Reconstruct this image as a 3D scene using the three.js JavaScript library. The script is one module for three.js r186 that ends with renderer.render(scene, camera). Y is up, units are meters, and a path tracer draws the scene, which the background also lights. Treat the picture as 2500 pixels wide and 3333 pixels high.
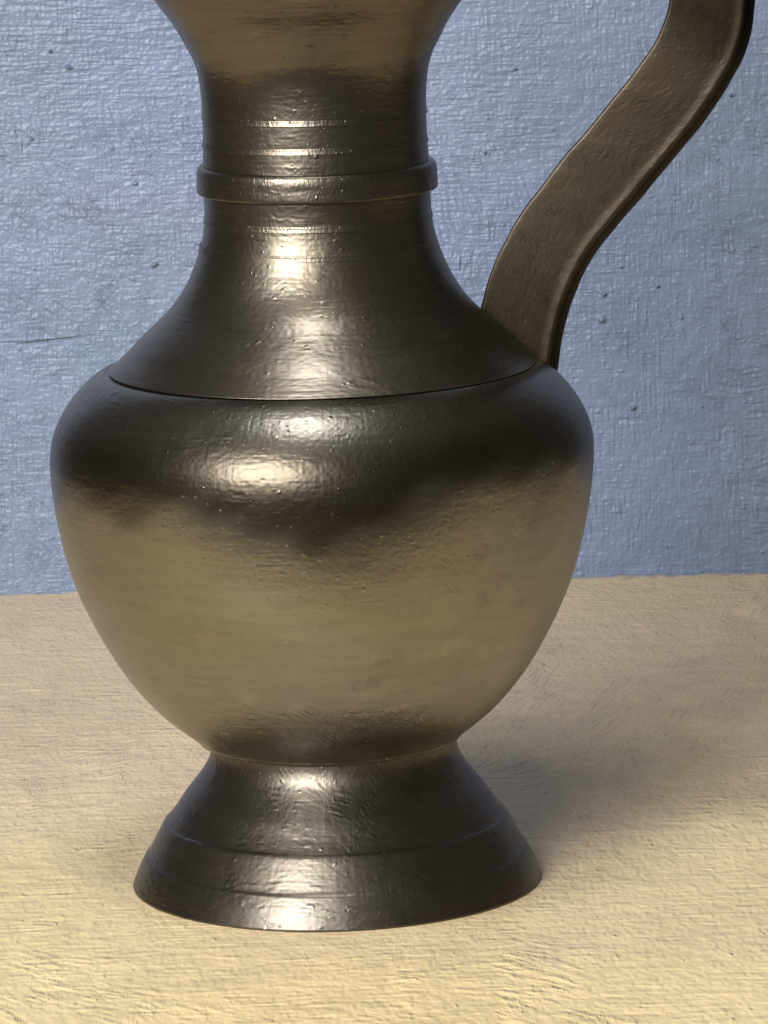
import * as THREE from 'three';
import { mergeVertices } from 'three/addons/utils/BufferGeometryUtils.js';
import { RectAreaLightUniformsLib } from 'three/addons/lights/RectAreaLightUniformsLib.js';

// ---------------------------------------------------------------- camera, room light, exposure
const scene = new THREE.Scene();
const camera = new THREE.PerspectiveCamera(11.18, 768 / 1024, 0.05, 30);
camera.position.set(0.0149, 0.33995, 1.33332);
{
  const fwd = new THREE.Vector3(0, -0.17880, -0.98388);
  camera.up.set(0.02792, 0.98350, -0.17873).normalize();
  camera.lookAt(camera.position.clone().add(fwd));
}
scene.add(camera);
scene.background = new THREE.Color().setRGB(0.088, 0.077, 0.062);      // the dim room around the table
RectAreaLightUniformsLib.init();
const LAMPS = [
  { azimuth: 16, elevation: 73, distance: 1.10, w: 0.19, h: 0.20, strength: 31, color: [1.0, 0.98, 0.945], label: 'small bright softbox lamp high above the jug, tilted steeply down' },
  { azimuth: 26, elevation: 25, distance: 1.50, w: 0.68, h: 0.62, strength: 20.0, color: [1.0, 0.97, 0.91], label: 'wide softbox lamp low on the left, facing the jug from the side' },
];

const renderer = new THREE.WebGLRenderer({ antialias: true });
renderer.setSize(768, 1024);
renderer.toneMapping = THREE.LinearToneMapping;
renderer.toneMappingExposure = 1.14;
renderer.shadowMap.enabled = true;

// ---------------------------------------------------------------- seeded helpers
function rng(seed) {
  let a = seed >>> 0;
  return () => { a = (a + 0x6D2B79F5) | 0; let t = Math.imul(a ^ (a >>> 15), 1 | a); t = (t + Math.imul(t ^ (t >>> 7), 61 | t)) ^ t; return ((t ^ (t >>> 14)) >>> 0) / 4294967296; };
}
const clamp = (x, a, b) => Math.min(b, Math.max(a, x));
const smooth = (a, b, x) => { if (a > b) return 1 - smooth(b, a, x); const t = clamp((x - a) / (b - a), 0, 1); return t * t * (3 - 2 * t); };

// wrapping value noise on an n x n sheet
function noiseField(n, cellsX, cellsY, seed) {
  const r = rng(seed), g = new Float32Array(cellsX * cellsY).map(() => r() * 2 - 1), out = new Float32Array(n * n);
  for (let y = 0; y < n; y++) {
    const fy = y / n * cellsY, y0 = Math.floor(fy) % cellsY, y1 = (y0 + 1) % cellsY; let ty = fy - Math.floor(fy); ty = ty * ty * (3 - 2 * ty);
    for (let x = 0; x < n; x++) {
      const fx = x / n * cellsX, x0 = Math.floor(fx) % cellsX, x1 = (x0 + 1) % cellsX; let tx = fx - Math.floor(fx); tx = tx * tx * (3 - 2 * tx);
      const a = g[y0 * cellsX + x0], b = g[y0 * cellsX + x1], c = g[y1 * cellsX + x0], d = g[y1 * cellsX + x1];
      out[y * n + x] = (a + (b - a) * tx) * (1 - ty) + (c + (d - c) * tx) * ty;
    }
  }
  return out;
}
// one bristle mark: a soft ridge or groove along a slightly curved path
function mark(h, n, x, y, th, len, w, amp, curve) {
  const R = Math.ceil(w * 2.2), k = 1 / (2 * w * w);
  for (let s = 0; s < len; s++) {
    const t = s / len, a = amp * Math.min(1, 5 * t, 3 * (1 - t));
    const cx = Math.round(x), cy = Math.round(y), fx = x - cx, fy = y - cy, sn = Math.sin(th), cs = Math.cos(th);
    if (Math.abs(cs) > Math.abs(sn)) {
      for (let j = -R; j <= R; j++) { const d = (j - fy) * cs; h[((cy + j) & (n - 1)) * n + (cx & (n - 1))] += a * Math.exp(-d * d * k) * Math.abs(cs); }
    } else {
      for (let j = -R; j <= R; j++) { const d = (j - fx) * sn; h[(cy & (n - 1)) * n + ((cx + j) & (n - 1))] += a * Math.exp(-d * d * k) * Math.abs(sn); }
    }
    x += cs; y += sn; th += curve;
  }
}
function blob(h, n, x, y, rx, ry, amp) {
  const R = Math.ceil(2.2 * Math.max(rx, ry));
  for (let j = -R; j <= R; j++) for (let i = -R; i <= R; i++) {
    h[((Math.round(y) + j) & (n - 1)) * n + ((Math.round(x) + i) & (n - 1))] += amp * Math.exp(-(i * i / (rx * rx) + j * j / (ry * ry)));
  }
}
// brushed paint over a woven ground: fine threads, bristle dabs, loose blobs. Returns relief and a tint sheet.
function paintSheet(n, seed, o) {
  const h = new Float32Array(n * n), tint = new Float32Array(n * n), r = rng(seed);
  const mod = noiseField(n, 6, 6, seed + 7), fine = noiseField(n, 40, 40, seed + 8);
  for (let i = 0; i < o.threads; i++) {                              // weft of the ground showing through, strongest where the paint is thin
    const x = r() * n, y = r() * n, at = Math.floor(y) * n + Math.floor(x), m = 0.35 + 0.65 * smooth(-0.5, 0.5, mod[at] + o.weft + 0.4 * fine[at]);
    mark(h, n, x, y, (r() - 0.5) * 0.12, o.threadLen * (0.4 + r() * 1.2), 0.75 + r() * 0.6, (r() - 0.47) * o.threadAmp * m, (r() - 0.5) * 0.002);
  }
  for (let i = 0; i < o.cross; i++) {
    const x = r() * n, y = r() * n, at = Math.floor(y) * n + Math.floor(x), m = 0.35 + 0.65 * smooth(-0.5, 0.5, -mod[at] - o.weft + 0.4 * fine[at]);
    mark(h, n, x, y, Math.PI / 2 + (r() - 0.5) * 0.12, o.threadLen * (0.4 + r()), 0.75 + r() * 0.5, (r() - 0.5) * o.crossAmp * m, 0);
  }
  const flow = noiseField(n, 7, 7, seed + 1), where = noiseField(n, 9, 9, seed + 2);
  for (let i = 0; i < o.dabs; i++) {
    const x = r() * n, y = r() * n, at = (Math.floor(y) * n + Math.floor(x));
    const keep = smooth(-0.35, 0.5, where[at]); if (r() > 0.15 + keep * 0.85) continue;
    const th = o.angle + flow[at] * o.angleSpread + (r() - 0.5) * 0.5, len = o.dabLen * (0.5 + r()), bristles = 5 + Math.floor(r() * 12), curve = (r() - 0.5) * 0.02, px = -Math.sin(th), py = Math.cos(th), gap = 2.4 + r() * 1.6;
    for (let b = 0; b < bristles; b++) {
      const j = b * gap, off = r() * len * 0.35;
      mark(h, n, x + px * j + Math.cos(th) * off, y + py * j + Math.sin(th) * off, th + (r() - 0.5) * 0.06, len * (0.4 + 0.6 * r()), 0.9 + r() * 0.7, (r() - 0.42) * o.dabAmp * (0.4 + keep), curve);
    }
    const c = (r() - 0.5) * 2;
    for (let b = 0; b < bristles; b += 2) mark(tint, n, x + px * b * gap, y + py * b * gap, th, len, gap * 1.3, c * (0.3 + 0.3 * r()), curve);
  }
  for (let i = 0; i < o.blobs; i++) { const s = o.blobSize * (0.5 + r() * r() * 1.6), big = r() < 0.02 ? 2.4 : 1; blob(h, n, r() * n, r() * n, s * big * (0.8 + r()), s * big * (0.7 + 0.5 * r()), o.blobAmp * (0.4 + r()) * (r() < 0.04 ? -0.7 : 1)); }
  const soft = noiseField(n, 512, 600, seed + 3), soft2 = noiseField(n, 200, 230, seed + 4);
  for (let i = 0; i < h.length; i++) h[i] += (soft[i] + soft2[i]) * o.softAmp;
  return { h, tint };
}
function heightTexture(h, n, gain) {
  const d = new Uint8Array(n * n * 4);
  for (let i = 0; i < n * n; i++) { const v = Math.round(255 * clamp(0.45 + h[i] * gain, 0, 1)); d[4 * i] = d[4 * i + 1] = d[4 * i + 2] = v; d[4 * i + 3] = 255; }
  return finish(new THREE.DataTexture(d, n, n));
}
function finish(t, srgb) {
  t.wrapS = t.wrapT = THREE.RepeatWrapping; t.magFilter = THREE.LinearFilter; t.minFilter = THREE.LinearMipmapLinearFilter; t.generateMipmaps = true;
  if (srgb) t.colorSpace = THREE.SRGBColorSpace;
  t.needsUpdate = true; return t;
}
function colorTexture(n, fn) {
  const d = new Uint8Array(n * n * 4), c = [0, 0, 0];
  for (let y = 0; y < n; y++) for (let x = 0; x < n; x++) {
    const i = y * n + x; fn(i, x / n, y / n, c);
    for (let k = 0; k < 3; k++) d[4 * i + k] = Math.round(clamp(c[k], 0, 255)); d[4 * i + 3] = 255;
  }
  return finish(new THREE.DataTexture(d, n, n), true);
}
const mix3 = (a, b, t, c) => { for (let k = 0; k < 3; k++) c[k] = a[k] + (b[k] - a[k]) * t; };

// ---------------------------------------------------------------- materials
const N = 2048;
function wallMaterial() {
  const s = paintSheet(N, 11, { weft: 0.25, threads: 90000, threadLen: 34, threadAmp: 0.6, cross: 70000, crossAmp: 0.5, dabs: 5600, angle: -0.6, angleSpread: 1.2, dabLen: 32, dabAmp: 0.62, blobs: 2600, blobSize: 1.3, blobAmp: 1.0, softAmp: 0.22 });
  const tex = (X, Y) => [((X - 0.02) / 0.5 + 1.31) % 1 * N, ((Y - 0.25) / 0.5 + 1.12) % 1 * N], rc = rng(17);
  for (const [X, Y, z] of [[-0.0852, 0.1778, 4], [-0.0592, 0.1110, 4.5], [-0.0912, 0.1830, 2.5], [-0.0652, 0.1386, 3], [0.0895, 0.0884, 4.5], [0.0902, 0.0969, 3], [0.0995, 0.0579, 3.5], [0.1344, 0.1624, 3], [-0.0985, 0.1543, 2.5], [0.0822, 0.1089, 2.5], [0.1083, 0.0988, 2.5], [0.0522, 0.1454, 3], [0.0621, 0.1729, 2.5]]) {   // dried crumbs of paint
    const [x, y] = tex(X, Y); for (let k = 0; k < 4; k++) blob(s.h, N, x + (rc() - 0.5) * z * 2, y + (rc() - 0.5) * z * 1.4, z * (0.5 + 0.4 * rc()), z * (0.4 + 0.3 * rc()), 1.6);
  }
  { const [x, y] = tex(-0.1075, 0.0852); mark(s.h, N, x, y, 0.07, 118, 1.3, -1.6, 0.0003); mark(s.h, N, x - 30, y + 5, 0.03, 90, 1.1, 1.0, 0); }   // a dragged scratch
  const a = noiseField(N, 8, 9, 21), b = noiseField(N, 15, 28, 22), f = noiseField(N, 90, 240, 23), v = noiseField(N, 5, 5, 24);
  const blue = [121, 138, 174], violet = [129, 140, 173], teal = [124, 143, 173];
  const map = colorTexture(N, (i, x, y, c) => {
    const t = clamp(0.5 + 0.4 * a[i] + 0.2 * b[i], 0, 1); mix3(teal, violet, t, c);
    const u = smooth(0, 0.6, v[i]) * 0.6; for (let k = 0; k < 3; k++) c[k] += (blue[k] - c[k]) * u;
    const g = 1 + 0.035 * b[i] + 0.03 * f[i] + 0.045 * clamp(s.tint[i], -1.5, 1.5) + 0.02 * clamp(s.h[i], -2, 2);
    for (let k = 0; k < 3; k++) c[k] *= g;
  });
  return new THREE.MeshStandardMaterial({ map, bumpMap: heightTexture(s.h, N, 0.17), bumpScale: 0.0026, roughness: 0.40 });
}
function tableMaterial() {
  const s = paintSheet(N, 31, { weft: 0.2, threads: 60000, threadLen: 44, threadAmp: 0.42, cross: 12000, crossAmp: 0.2, dabs: 6500, angle: -0.45, angleSpread: 1.1, dabLen: 44, dabAmp: 0.5, blobs: 2600, blobSize: 1.2, blobAmp: 0.8, softAmp: 0.2 });
  const a = noiseField(N, 6, 9, 41), b = noiseField(N, 14, 22, 42), f = noiseField(N, 60, 260, 43);
  const sand = [222, 201, 165], pink = [220, 197, 168], ochre = [226, 205, 160], cream = [229, 208, 160], grey = [212, 194, 164];
  const map = colorTexture(N, (i, x, y, c) => {
    const t = 0.5 + 0.7 * a[i] + 0.3 * b[i];
    if (t < 0.5) mix3(ochre, sand, clamp(t * 2, 0, 1), c); else mix3(sand, pink, clamp(t * 2 - 1, 0, 1), c);
    const v = y + 0.035 * a[i] + 0.03 * b[i] + 0.02 * s.tint[i];          // laid warmer along the front edge, greyer at the back
    const w = smooth(0.495, 0.535, v) * 0.8, k = smooth(0.36, 0.26, v) * 0.8; for (let q = 0; q < 3; q++) c[q] += (cream[q] - c[q]) * w + (grey[q] - c[q]) * k * 0.45;
    const g = 1 + 0.02 * b[i] + 0.025 * f[i] + 0.03 * clamp(s.tint[i], -1.5, 1.5) + 0.015 * clamp(s.h[i], -2, 2);
    for (let k = 0; k < 3; k++) c[k] *= g;
  });
  return new THREE.MeshStandardMaterial({ map, bumpMap: heightTexture(s.h, N, 0.17), bumpScale: 0.0036, roughness: 0.5 });
}
const pewterSheet = paintSheet(N, 51, { weft: 0.1, threads: 60000, threadLen: 36, threadAmp: 0.26, cross: 40000, crossAmp: 0.2, dabs: 3600, angle: -0.8, angleSpread: 1.2, dabLen: 26, dabAmp: 0.42, blobs: 9000, blobSize: 0.9, blobAmp: 0.7, softAmp: 0.12 });
const pewterBump = heightTexture(pewterSheet.h, N, 0.17);
const pewterMap = (() => {
  const a = noiseField(N, 7, 8, 61), b = noiseField(N, 18, 40, 62), f = noiseField(N, 50, 360, 63);
  const grey = [196, 192, 184], brass = [200, 192, 174], umber = [188, 180, 168];
  return colorTexture(N, (i, x, y, c) => {
    const t = 0.5 + 0.45 * a[i] + 0.2 * b[i];
    if (t < 0.5) mix3(brass, grey, clamp(t * 2, 0, 1), c); else mix3(grey, umber, clamp(t * 2 - 1, 0, 1), c);
    const g = 1 + 0.02 * b[i] + 0.03 * f[i] + 0.07 * clamp(pewterSheet.tint[i], -1.5, 1.5) + 0.07 * clamp(pewterSheet.h[i], -1.6, 1.6);
    for (let k = 0; k < 3; k++) c[k] *= g;
  });
})();
function pewter(r, g, b, roughness, bump = 0.0006) {
  return new THREE.MeshStandardMaterial({ map: pewterMap, bumpMap: pewterBump, bumpScale: bump, color: new THREE.Color().setRGB(r, g, b), metalness: 1, roughness });
}
const M = {
  wall: wallMaterial(), table: tableMaterial(),
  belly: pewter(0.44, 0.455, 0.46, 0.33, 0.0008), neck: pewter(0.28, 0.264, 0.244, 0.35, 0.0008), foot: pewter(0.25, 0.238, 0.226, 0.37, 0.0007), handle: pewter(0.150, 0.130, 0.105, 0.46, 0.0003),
};
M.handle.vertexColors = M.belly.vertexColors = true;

// ---------------------------------------------------------------- setting: wall and table
function add(o, parent = scene) { o.traverse((m) => { if (m.isMesh) { m.castShadow = m.receiveShadow = true; } }); parent.add(o); return o; }
function metreUV(g, fx, fy) { const p = g.attributes.position, uv = g.attributes.uv; for (let i = 0; i < p.count; i++) uv.setXY(i, ...fx(p.getX(i), p.getY(i), p.getZ(i))); return g; }

const wall = new THREE.Mesh(metreUV(new THREE.BoxGeometry(0.80, 0.62, 0.02), (x, y) => [x / 0.5 + 0.31, y / 0.5 + 0.12]), M.wall);
wall.name = 'wall'; wall.position.set(0.02, 0.25, -0.41);
wall.userData = { kind: 'structure', label: 'blue grey painted wall with visible brush strokes behind the table' };
add(wall);

{ // a ragged bead of paint where the wall meets the table
  const r = rng(91), pts = []; for (let i = 0; i <= 260; i++) pts.push(new THREE.Vector3(-0.39 + i * 0.003, -0.2503 + (r() - 0.5) * 0.0007, 0.0100 + r() * 0.0012));
  const g = new THREE.TubeGeometry(new THREE.CatmullRomCurve3(pts), 900, 0.0016, 8), p = g.attributes.position, n = g.attributes.normal;
  for (let i = 0; i < p.count; i++) { const x = p.getX(i), w = 0.0003 * Math.sin(x * 310) * Math.sin(x * 133 + 1) + 0.00025 * Math.sin(x * 77 + 2) - 0.0006; p.setXYZ(i, x, p.getY(i) + n.getY(i) * w, p.getZ(i) + n.getZ(i) * w); }
  g.computeVertexNormals();
  const bead = new THREE.Mesh(g, new THREE.MeshStandardMaterial({ color: 0x9c9690, roughness: 0.55 })); bead.name = 'paint_bead'; bead.castShadow = bead.receiveShadow = true; wall.add(bead);
}
const table = new THREE.Mesh(metreUV(new THREE.BoxGeometry(1.1, 0.03, 0.61), (x, y, z) => [x / 0.5 + 0.2, (z + y) / 1.3 + 0.37]), M.table);
table.name = 'tabletop'; table.position.set(0.02, -0.015, -0.095);
table.userData = { kind: 'structure', label: 'cream painted tabletop with brush strokes under the jug' };
add(table);

// ---------------------------------------------------------------- the jug
// profiles: [height, radius] in millimetres, from the foot up
const FOOT = [[0, 0.5], [0, 52], [0.05, 53.3], [0.4, 53.5], [1.3, 53.2], [2.6, 52.7], [4.9, 51.7], [7.4, 50.45], [8.2, 50.0], [8.9, 49.35], [10.6, 48.4], [14.2, 46.5], [16.6, 45.2], [17.3, 44.7], [17.95, 43.9], [20.6, 41.9], [24.57, 39.2], [27.42, 36.9], [30.16, 34.8], [33.0, 33.1], [35.7, 32.2], [39.2, 31.8]];
const BELLY = [[38.1, 28], [38.1, 32.6], [38.6, 33.9], [39.5, 34.6], [40.4, 35.6], [43.29, 39.3], [47.74, 44.4], [54.65, 50.42], [59.58, 53.88], [65, 57.1], [70.04, 59.83], [74.82, 62.08], [79.48, 64.05], [84.14, 65.6], [88.54, 66.8], [92.94, 67.8], [97.09, 68.6], [101.23, 69.3], [106.1, 69.9], [110.96, 70.25], [114, 70.3], [117.03, 70.05], [119.7, 69.5], [122.49, 68.5], [125.27, 67.1], [127.94, 65.4], [130.36, 63.5], [132.77, 61.2], [134.83, 58.7], [135.9, 56.8], [136.25, 55.8], [136.1, 54.9], [136.4, 51]];
const NECK = [[136.2, 51.5], [136.3, 54.6], [136.55, 54.9], [137.3, 54.2], [138.4, 53.0], [141.22, 50.0], [143.63, 47.7], [146.04, 45.2], [148.45, 42.6], [151.09, 39.9], [153.86, 37.5], [156.62, 35.6], [159.26, 34.05], [162.26, 32.65], [165.13, 31.5], [168.24, 30.5], [171.24, 29.75], [175.06, 29.2], [178.4, 29.05], [181.27, 29.1], [184.96, 29.15], [188.65, 29.0], [192.7, 28.8], [196.14, 28.68], [201, 28.63], [206, 28.73], [209.9, 29.05], [213.33, 29.6], [216.4, 30.55], [218.9, 31.8],
  [221.36, 33.1], [223.84, 34.4], [227, 36.4], [229.97, 38.6], [234, 41.3], [239, 44.2], [246, 47], [254, 48.3], [262, 47.4], [270, 44.2], [277, 40.2], [284, 38.4], [292, 39.4], [299, 42.4], [303, 44.6], [304.2, 44.4], [303.6, 42.9], [298, 39.9], [291, 37.2], [284, 36.4], [276, 38.2], [262, 45], [254, 46], [240, 42], [226, 33], [223, 20], [222.6, 0.5]];   // neck, bowl and the inside of the mouth

// turn a profile about the axis; uv runs once round the jug (seam at the back) and up the profile in metres
function turned(profile, vStart, fine = 0.6, wobble = 0.00016, seed = 1, span = 1, from = 0, to = 1) {
  const curve = new THREE.CatmullRomCurve3(profile.map((p) => new THREE.Vector3(p[1] / 1000, p[0] / 1000, 0)), false, 'centripetal'), n = Math.max(40, Math.round(curve.getLength() * 1000 / fine));
  const rows = curve.getPoints(n).slice(Math.round(from * n), Math.round(to * n) + 1), S = 288, pos = [], uv = [], idx = [], r = rng(seed);
  const ph = [0, 1, 2, 3, 4, 5].map(() => r() * 6.28);
  let along = 0;
  for (let j = 0; j < rows.length; j++) {
    if (j) along += rows[j].distanceTo(rows[j - 1]);
    for (let i = 0; i <= S; i++) {
      const a = i / S * Math.PI * 2, q = rows[j].y * 1000;
      const w = wobble * Math.min(1, rows[j].x / 0.02) * (Math.sin(3 * a + q * 0.05 + ph[0]) + 0.5 * Math.sin(5 * a - q * 0.09 + ph[1]));
      const rad = rows[j].x + w;
      pos.push(-Math.sin(a) * rad, rows[j].y, -Math.cos(a) * rad);
      uv.push(0.5 + (i / S - 0.5) * span, vStart + along / 0.44);
    }
  }
  for (let j = 0; j < rows.length - 1; j++) for (let i = 0; i < S; i++) {
    const a = j * (S + 1) + i, b = a + 1, c = a + S + 1, d = c + 1;
    idx.push(a, b, d, a, d, c);
  }
  const g = new THREE.BufferGeometry();
  g.setAttribute('position', new THREE.Float32BufferAttribute(pos, 3)); g.setAttribute('uv', new THREE.Float32BufferAttribute(uv, 2)); g.setIndex(idx);
  g.computeVertexNormals();
  const nn = g.attributes.normal;                                    // close the normals over the seam
  for (let j = 0; j < rows.length; j++) { const a = j * (S + 1), b = a + S; const v = new THREE.Vector3().fromBufferAttribute(nn, a).add(new THREE.Vector3().fromBufferAttribute(nn, b)).normalize(); nn.setXYZ(a, v.x, v.y, v.z); nn.setXYZ(b, v.x, v.y, v.z); }
  return g;
}
const ringProfile = (y, r, h, proud) => [[y - h / 2, r - 0.4], [y - h / 2, r + proud * 0.5], [y - h / 2 + 0.06, r + proud], [y - h / 2 + 0.3, r + proud * 0.92], [y, r + proud * 0.45], [y + h / 2, r - 0.06], [y + h / 2, r - 0.4]];

const jug = new THREE.Group(); jug.name = 'pewter_jug';
jug.userData = { label: 'dark pewter jug with round belly, flared foot and strap handle on the cream tabletop', category: 'jug' };
function part(name, geometry, material, parent = jug) { const m = new THREE.Mesh(geometry, material); m.name = name; parent.add(m); return m; }
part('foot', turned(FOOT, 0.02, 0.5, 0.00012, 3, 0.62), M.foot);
const bellyShape = turned(BELLY, 0.20, 0.6, 0.00016, 4);
{ // dark room reflection on the shoulder, painted into vertex colour down to an uneven line
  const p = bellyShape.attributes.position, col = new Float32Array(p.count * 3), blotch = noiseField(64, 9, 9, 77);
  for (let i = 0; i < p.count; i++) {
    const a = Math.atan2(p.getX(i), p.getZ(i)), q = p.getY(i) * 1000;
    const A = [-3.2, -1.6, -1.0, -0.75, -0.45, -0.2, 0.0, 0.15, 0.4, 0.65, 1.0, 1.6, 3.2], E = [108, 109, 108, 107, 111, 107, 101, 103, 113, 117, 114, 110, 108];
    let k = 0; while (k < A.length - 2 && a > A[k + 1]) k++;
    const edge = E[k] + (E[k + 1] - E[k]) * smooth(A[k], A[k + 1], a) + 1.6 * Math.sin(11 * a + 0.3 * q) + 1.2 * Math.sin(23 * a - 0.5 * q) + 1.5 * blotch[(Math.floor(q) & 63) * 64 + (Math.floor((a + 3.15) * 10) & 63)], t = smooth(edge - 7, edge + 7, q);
    const heavy = t * (1.28 - 0.58 * smooth(122, 131, q + 2 * Math.sin(5 * a)));  // painted deepest low on the shoulder, to dull the wide lamp's highlight
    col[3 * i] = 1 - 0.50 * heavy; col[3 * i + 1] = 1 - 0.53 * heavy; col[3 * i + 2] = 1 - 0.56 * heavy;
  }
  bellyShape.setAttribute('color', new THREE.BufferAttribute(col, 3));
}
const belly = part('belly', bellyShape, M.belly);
belly.position.x = -0.0008;
const SPLIT = 27 / (NECK.length - 1);
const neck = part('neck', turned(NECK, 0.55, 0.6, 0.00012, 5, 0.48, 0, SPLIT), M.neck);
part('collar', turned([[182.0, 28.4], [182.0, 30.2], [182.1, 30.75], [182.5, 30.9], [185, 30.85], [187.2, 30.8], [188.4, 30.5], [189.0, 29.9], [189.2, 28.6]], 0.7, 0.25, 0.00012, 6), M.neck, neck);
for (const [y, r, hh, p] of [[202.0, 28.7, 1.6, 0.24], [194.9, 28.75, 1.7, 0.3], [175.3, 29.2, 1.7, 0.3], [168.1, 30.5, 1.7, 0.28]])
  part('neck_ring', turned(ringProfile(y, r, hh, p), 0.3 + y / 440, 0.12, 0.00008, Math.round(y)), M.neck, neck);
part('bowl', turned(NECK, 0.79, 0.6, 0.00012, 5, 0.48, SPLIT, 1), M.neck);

// strap handle: rows of [outline on the neck side x, y, outline on the far side x, y] in millimetres, from the shoulder up
const HANDLE = [
  [39.0, 141, 60.0, 124], [41.6, 150, 61.2, 133.5], [44.8, 159.5, 63.5, 144.5], [48.2, 166.6, 66.2, 152.5], [52, 172.8, 70.2, 160.2], [57.9, 180.4, 77.0, 169], [63.2, 187.2, 84.6, 177.5], [69.4, 193.8, 92.5, 186.6], [75.2, 200.8, 100.4, 196.0], [82, 208.6, 106.7, 205.0], [88.2, 217.5, 110.9, 212.8], [91.5, 226.5, 113.2, 221.5], [92.6, 235, 114, 231], [92.0, 246, 113.2, 248], [87.5, 258, 107.5, 266.5], [79, 266, 94, 281], [67, 270.5, 74, 288.5], [54, 272, 56, 291], [42, 270.5, 41, 288]];
function strap() {
  const a = new THREE.CatmullRomCurve3(HANDLE.map((q) => new THREE.Vector3(q[0], q[1], 0))), b = new THREE.CatmullRomCurve3(HANDLE.map((q) => new THREE.Vector3(q[2], q[3], 0)));
  // cross-section: n runs from the neck side (-1) to the far side (+1), d is depth in millimetres
  const section = [];
  const corner = [[-0.96, -2.0], [-1.0, 0.6], [-1.0, 2.5], [-0.99, 2.75], [-0.95, 2.85], [-0.6, 3.05], [-0.2, 3.15], [0.2, 3.2], [0.52, 3.2], [0.62, 3.32], [0.70, 3.4], [0.75, 3.2], [0.90, 1.4], [1.0, -0.6], [0.97, -3.2], [0.75, -4.8], [0.2, -5.0], [-0.4, -4.6], [-0.85, -3.6]];
  const loop = new THREE.CatmullRomCurve3(corner.map((c) => new THREE.Vector3(c[0] * 10, c[1], 0)), true, 'centripetal');
  for (const p of loop.getSpacedPoints(180).slice(0, 180)) section.push([p.x / 10, p.y]);
  const rows = 220, S = section.length, pos = [], uv = [], col = [], idx = [];
  for (let j = 0; j <= rows; j++) {
    const t = j / rows, p = a.getPoint(t), q = b.getPoint(t);
    for (let i = 0; i <= S; i++) {
      const [n, d] = section[i % S], k = (n + 1) / 2, w = 0.08 * Math.sin(j * 0.21) + 0.04 * Math.sin(j * 0.53 + 1);
      pos.push((p.x + (q.x - p.x) * k + w) / 1000, (p.y + (q.y - p.y) * k) / 1000, (d - 9.5) / 1000);
      const paintedShade = (1 - 0.8 * smooth(0.72, 0.82, n) * smooth(-7, -3, d)) * (1 - 0.55 * smooth(0.50, 0.60, t + 0.02 * n) - 0.3 * smooth(0.24, 0.08, t)); col.push(paintedShade, paintedShade, paintedShade);   // shade painted into the far edge, upper half and lower end of the strap
      uv.push(0.1 + t * 0.72, i / S * 0.14 + 0.1);
    }
  }
  for (let j = 0; j < rows; j++) for (let i = 0; i < S; i++) { const a0 = j * (S + 1) + i, b0 = a0 + 1, c = a0 + S + 1, d = c + 1; idx.push(a0, d, b0, a0, c, d); }
  const g = new THREE.BufferGeometry();
  g.setAttribute('position', new THREE.Float32BufferAttribute(pos, 3)); g.setAttribute('uv', new THREE.Float32BufferAttribute(uv, 2)); g.setAttribute('color', new THREE.Float32BufferAttribute(col, 3)); g.setIndex(idx);
  g.computeVertexNormals();
  return g;
}
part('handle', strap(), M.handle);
add(jug);

// ---------------------------------------------------------------- the lamps: two soft boxes up to the left, in front of the table
for (const L of LAMPS) {
  const az = THREE.MathUtils.degToRad(L.azimuth), el = THREE.MathUtils.degToRad(L.elevation), c = new THREE.Color().setRGB(...L.color);
  const dir = new THREE.Vector3(-Math.sin(az) * Math.cos(el), Math.sin(el), Math.cos(az) * Math.cos(el)), aim = new THREE.Vector3(0, 0.10, 0);
  const at = aim.clone().addScaledVector(dir, L.distance);
  const box = new THREE.Group(); box.name = L === LAMPS[0] ? 'softbox_lamp' : 'softbox_lamp_001'; box.position.copy(at); box.lookAt(aim);
  box.userData = { label: L.label, category: 'lamp' };
  const shell = new THREE.Mesh(new THREE.BoxGeometry(L.w + 0.03, L.h + 0.03, 0.10), new THREE.MeshStandardMaterial({ color: 0x1a1a1a, roughness: 0.8 }));
  shell.name = 'housing'; shell.position.z = -0.056; box.add(shell);
  const face = new THREE.Mesh(new THREE.BoxGeometry(L.w, L.h, 0.004), new THREE.MeshStandardMaterial({ color: 0xffffff, emissive: c, emissiveIntensity: 1 }));
  face.name = 'diffuser'; box.add(face);
  add(box);
  const light = new THREE.RectAreaLight(c, L.strength, L.w, L.h);
  light.name = 'softbox_light'; light.position.copy(at).addScaledVector(dir, -0.008); light.lookAt(aim);
  scene.add(light);
}

renderer.render(scene, camera);
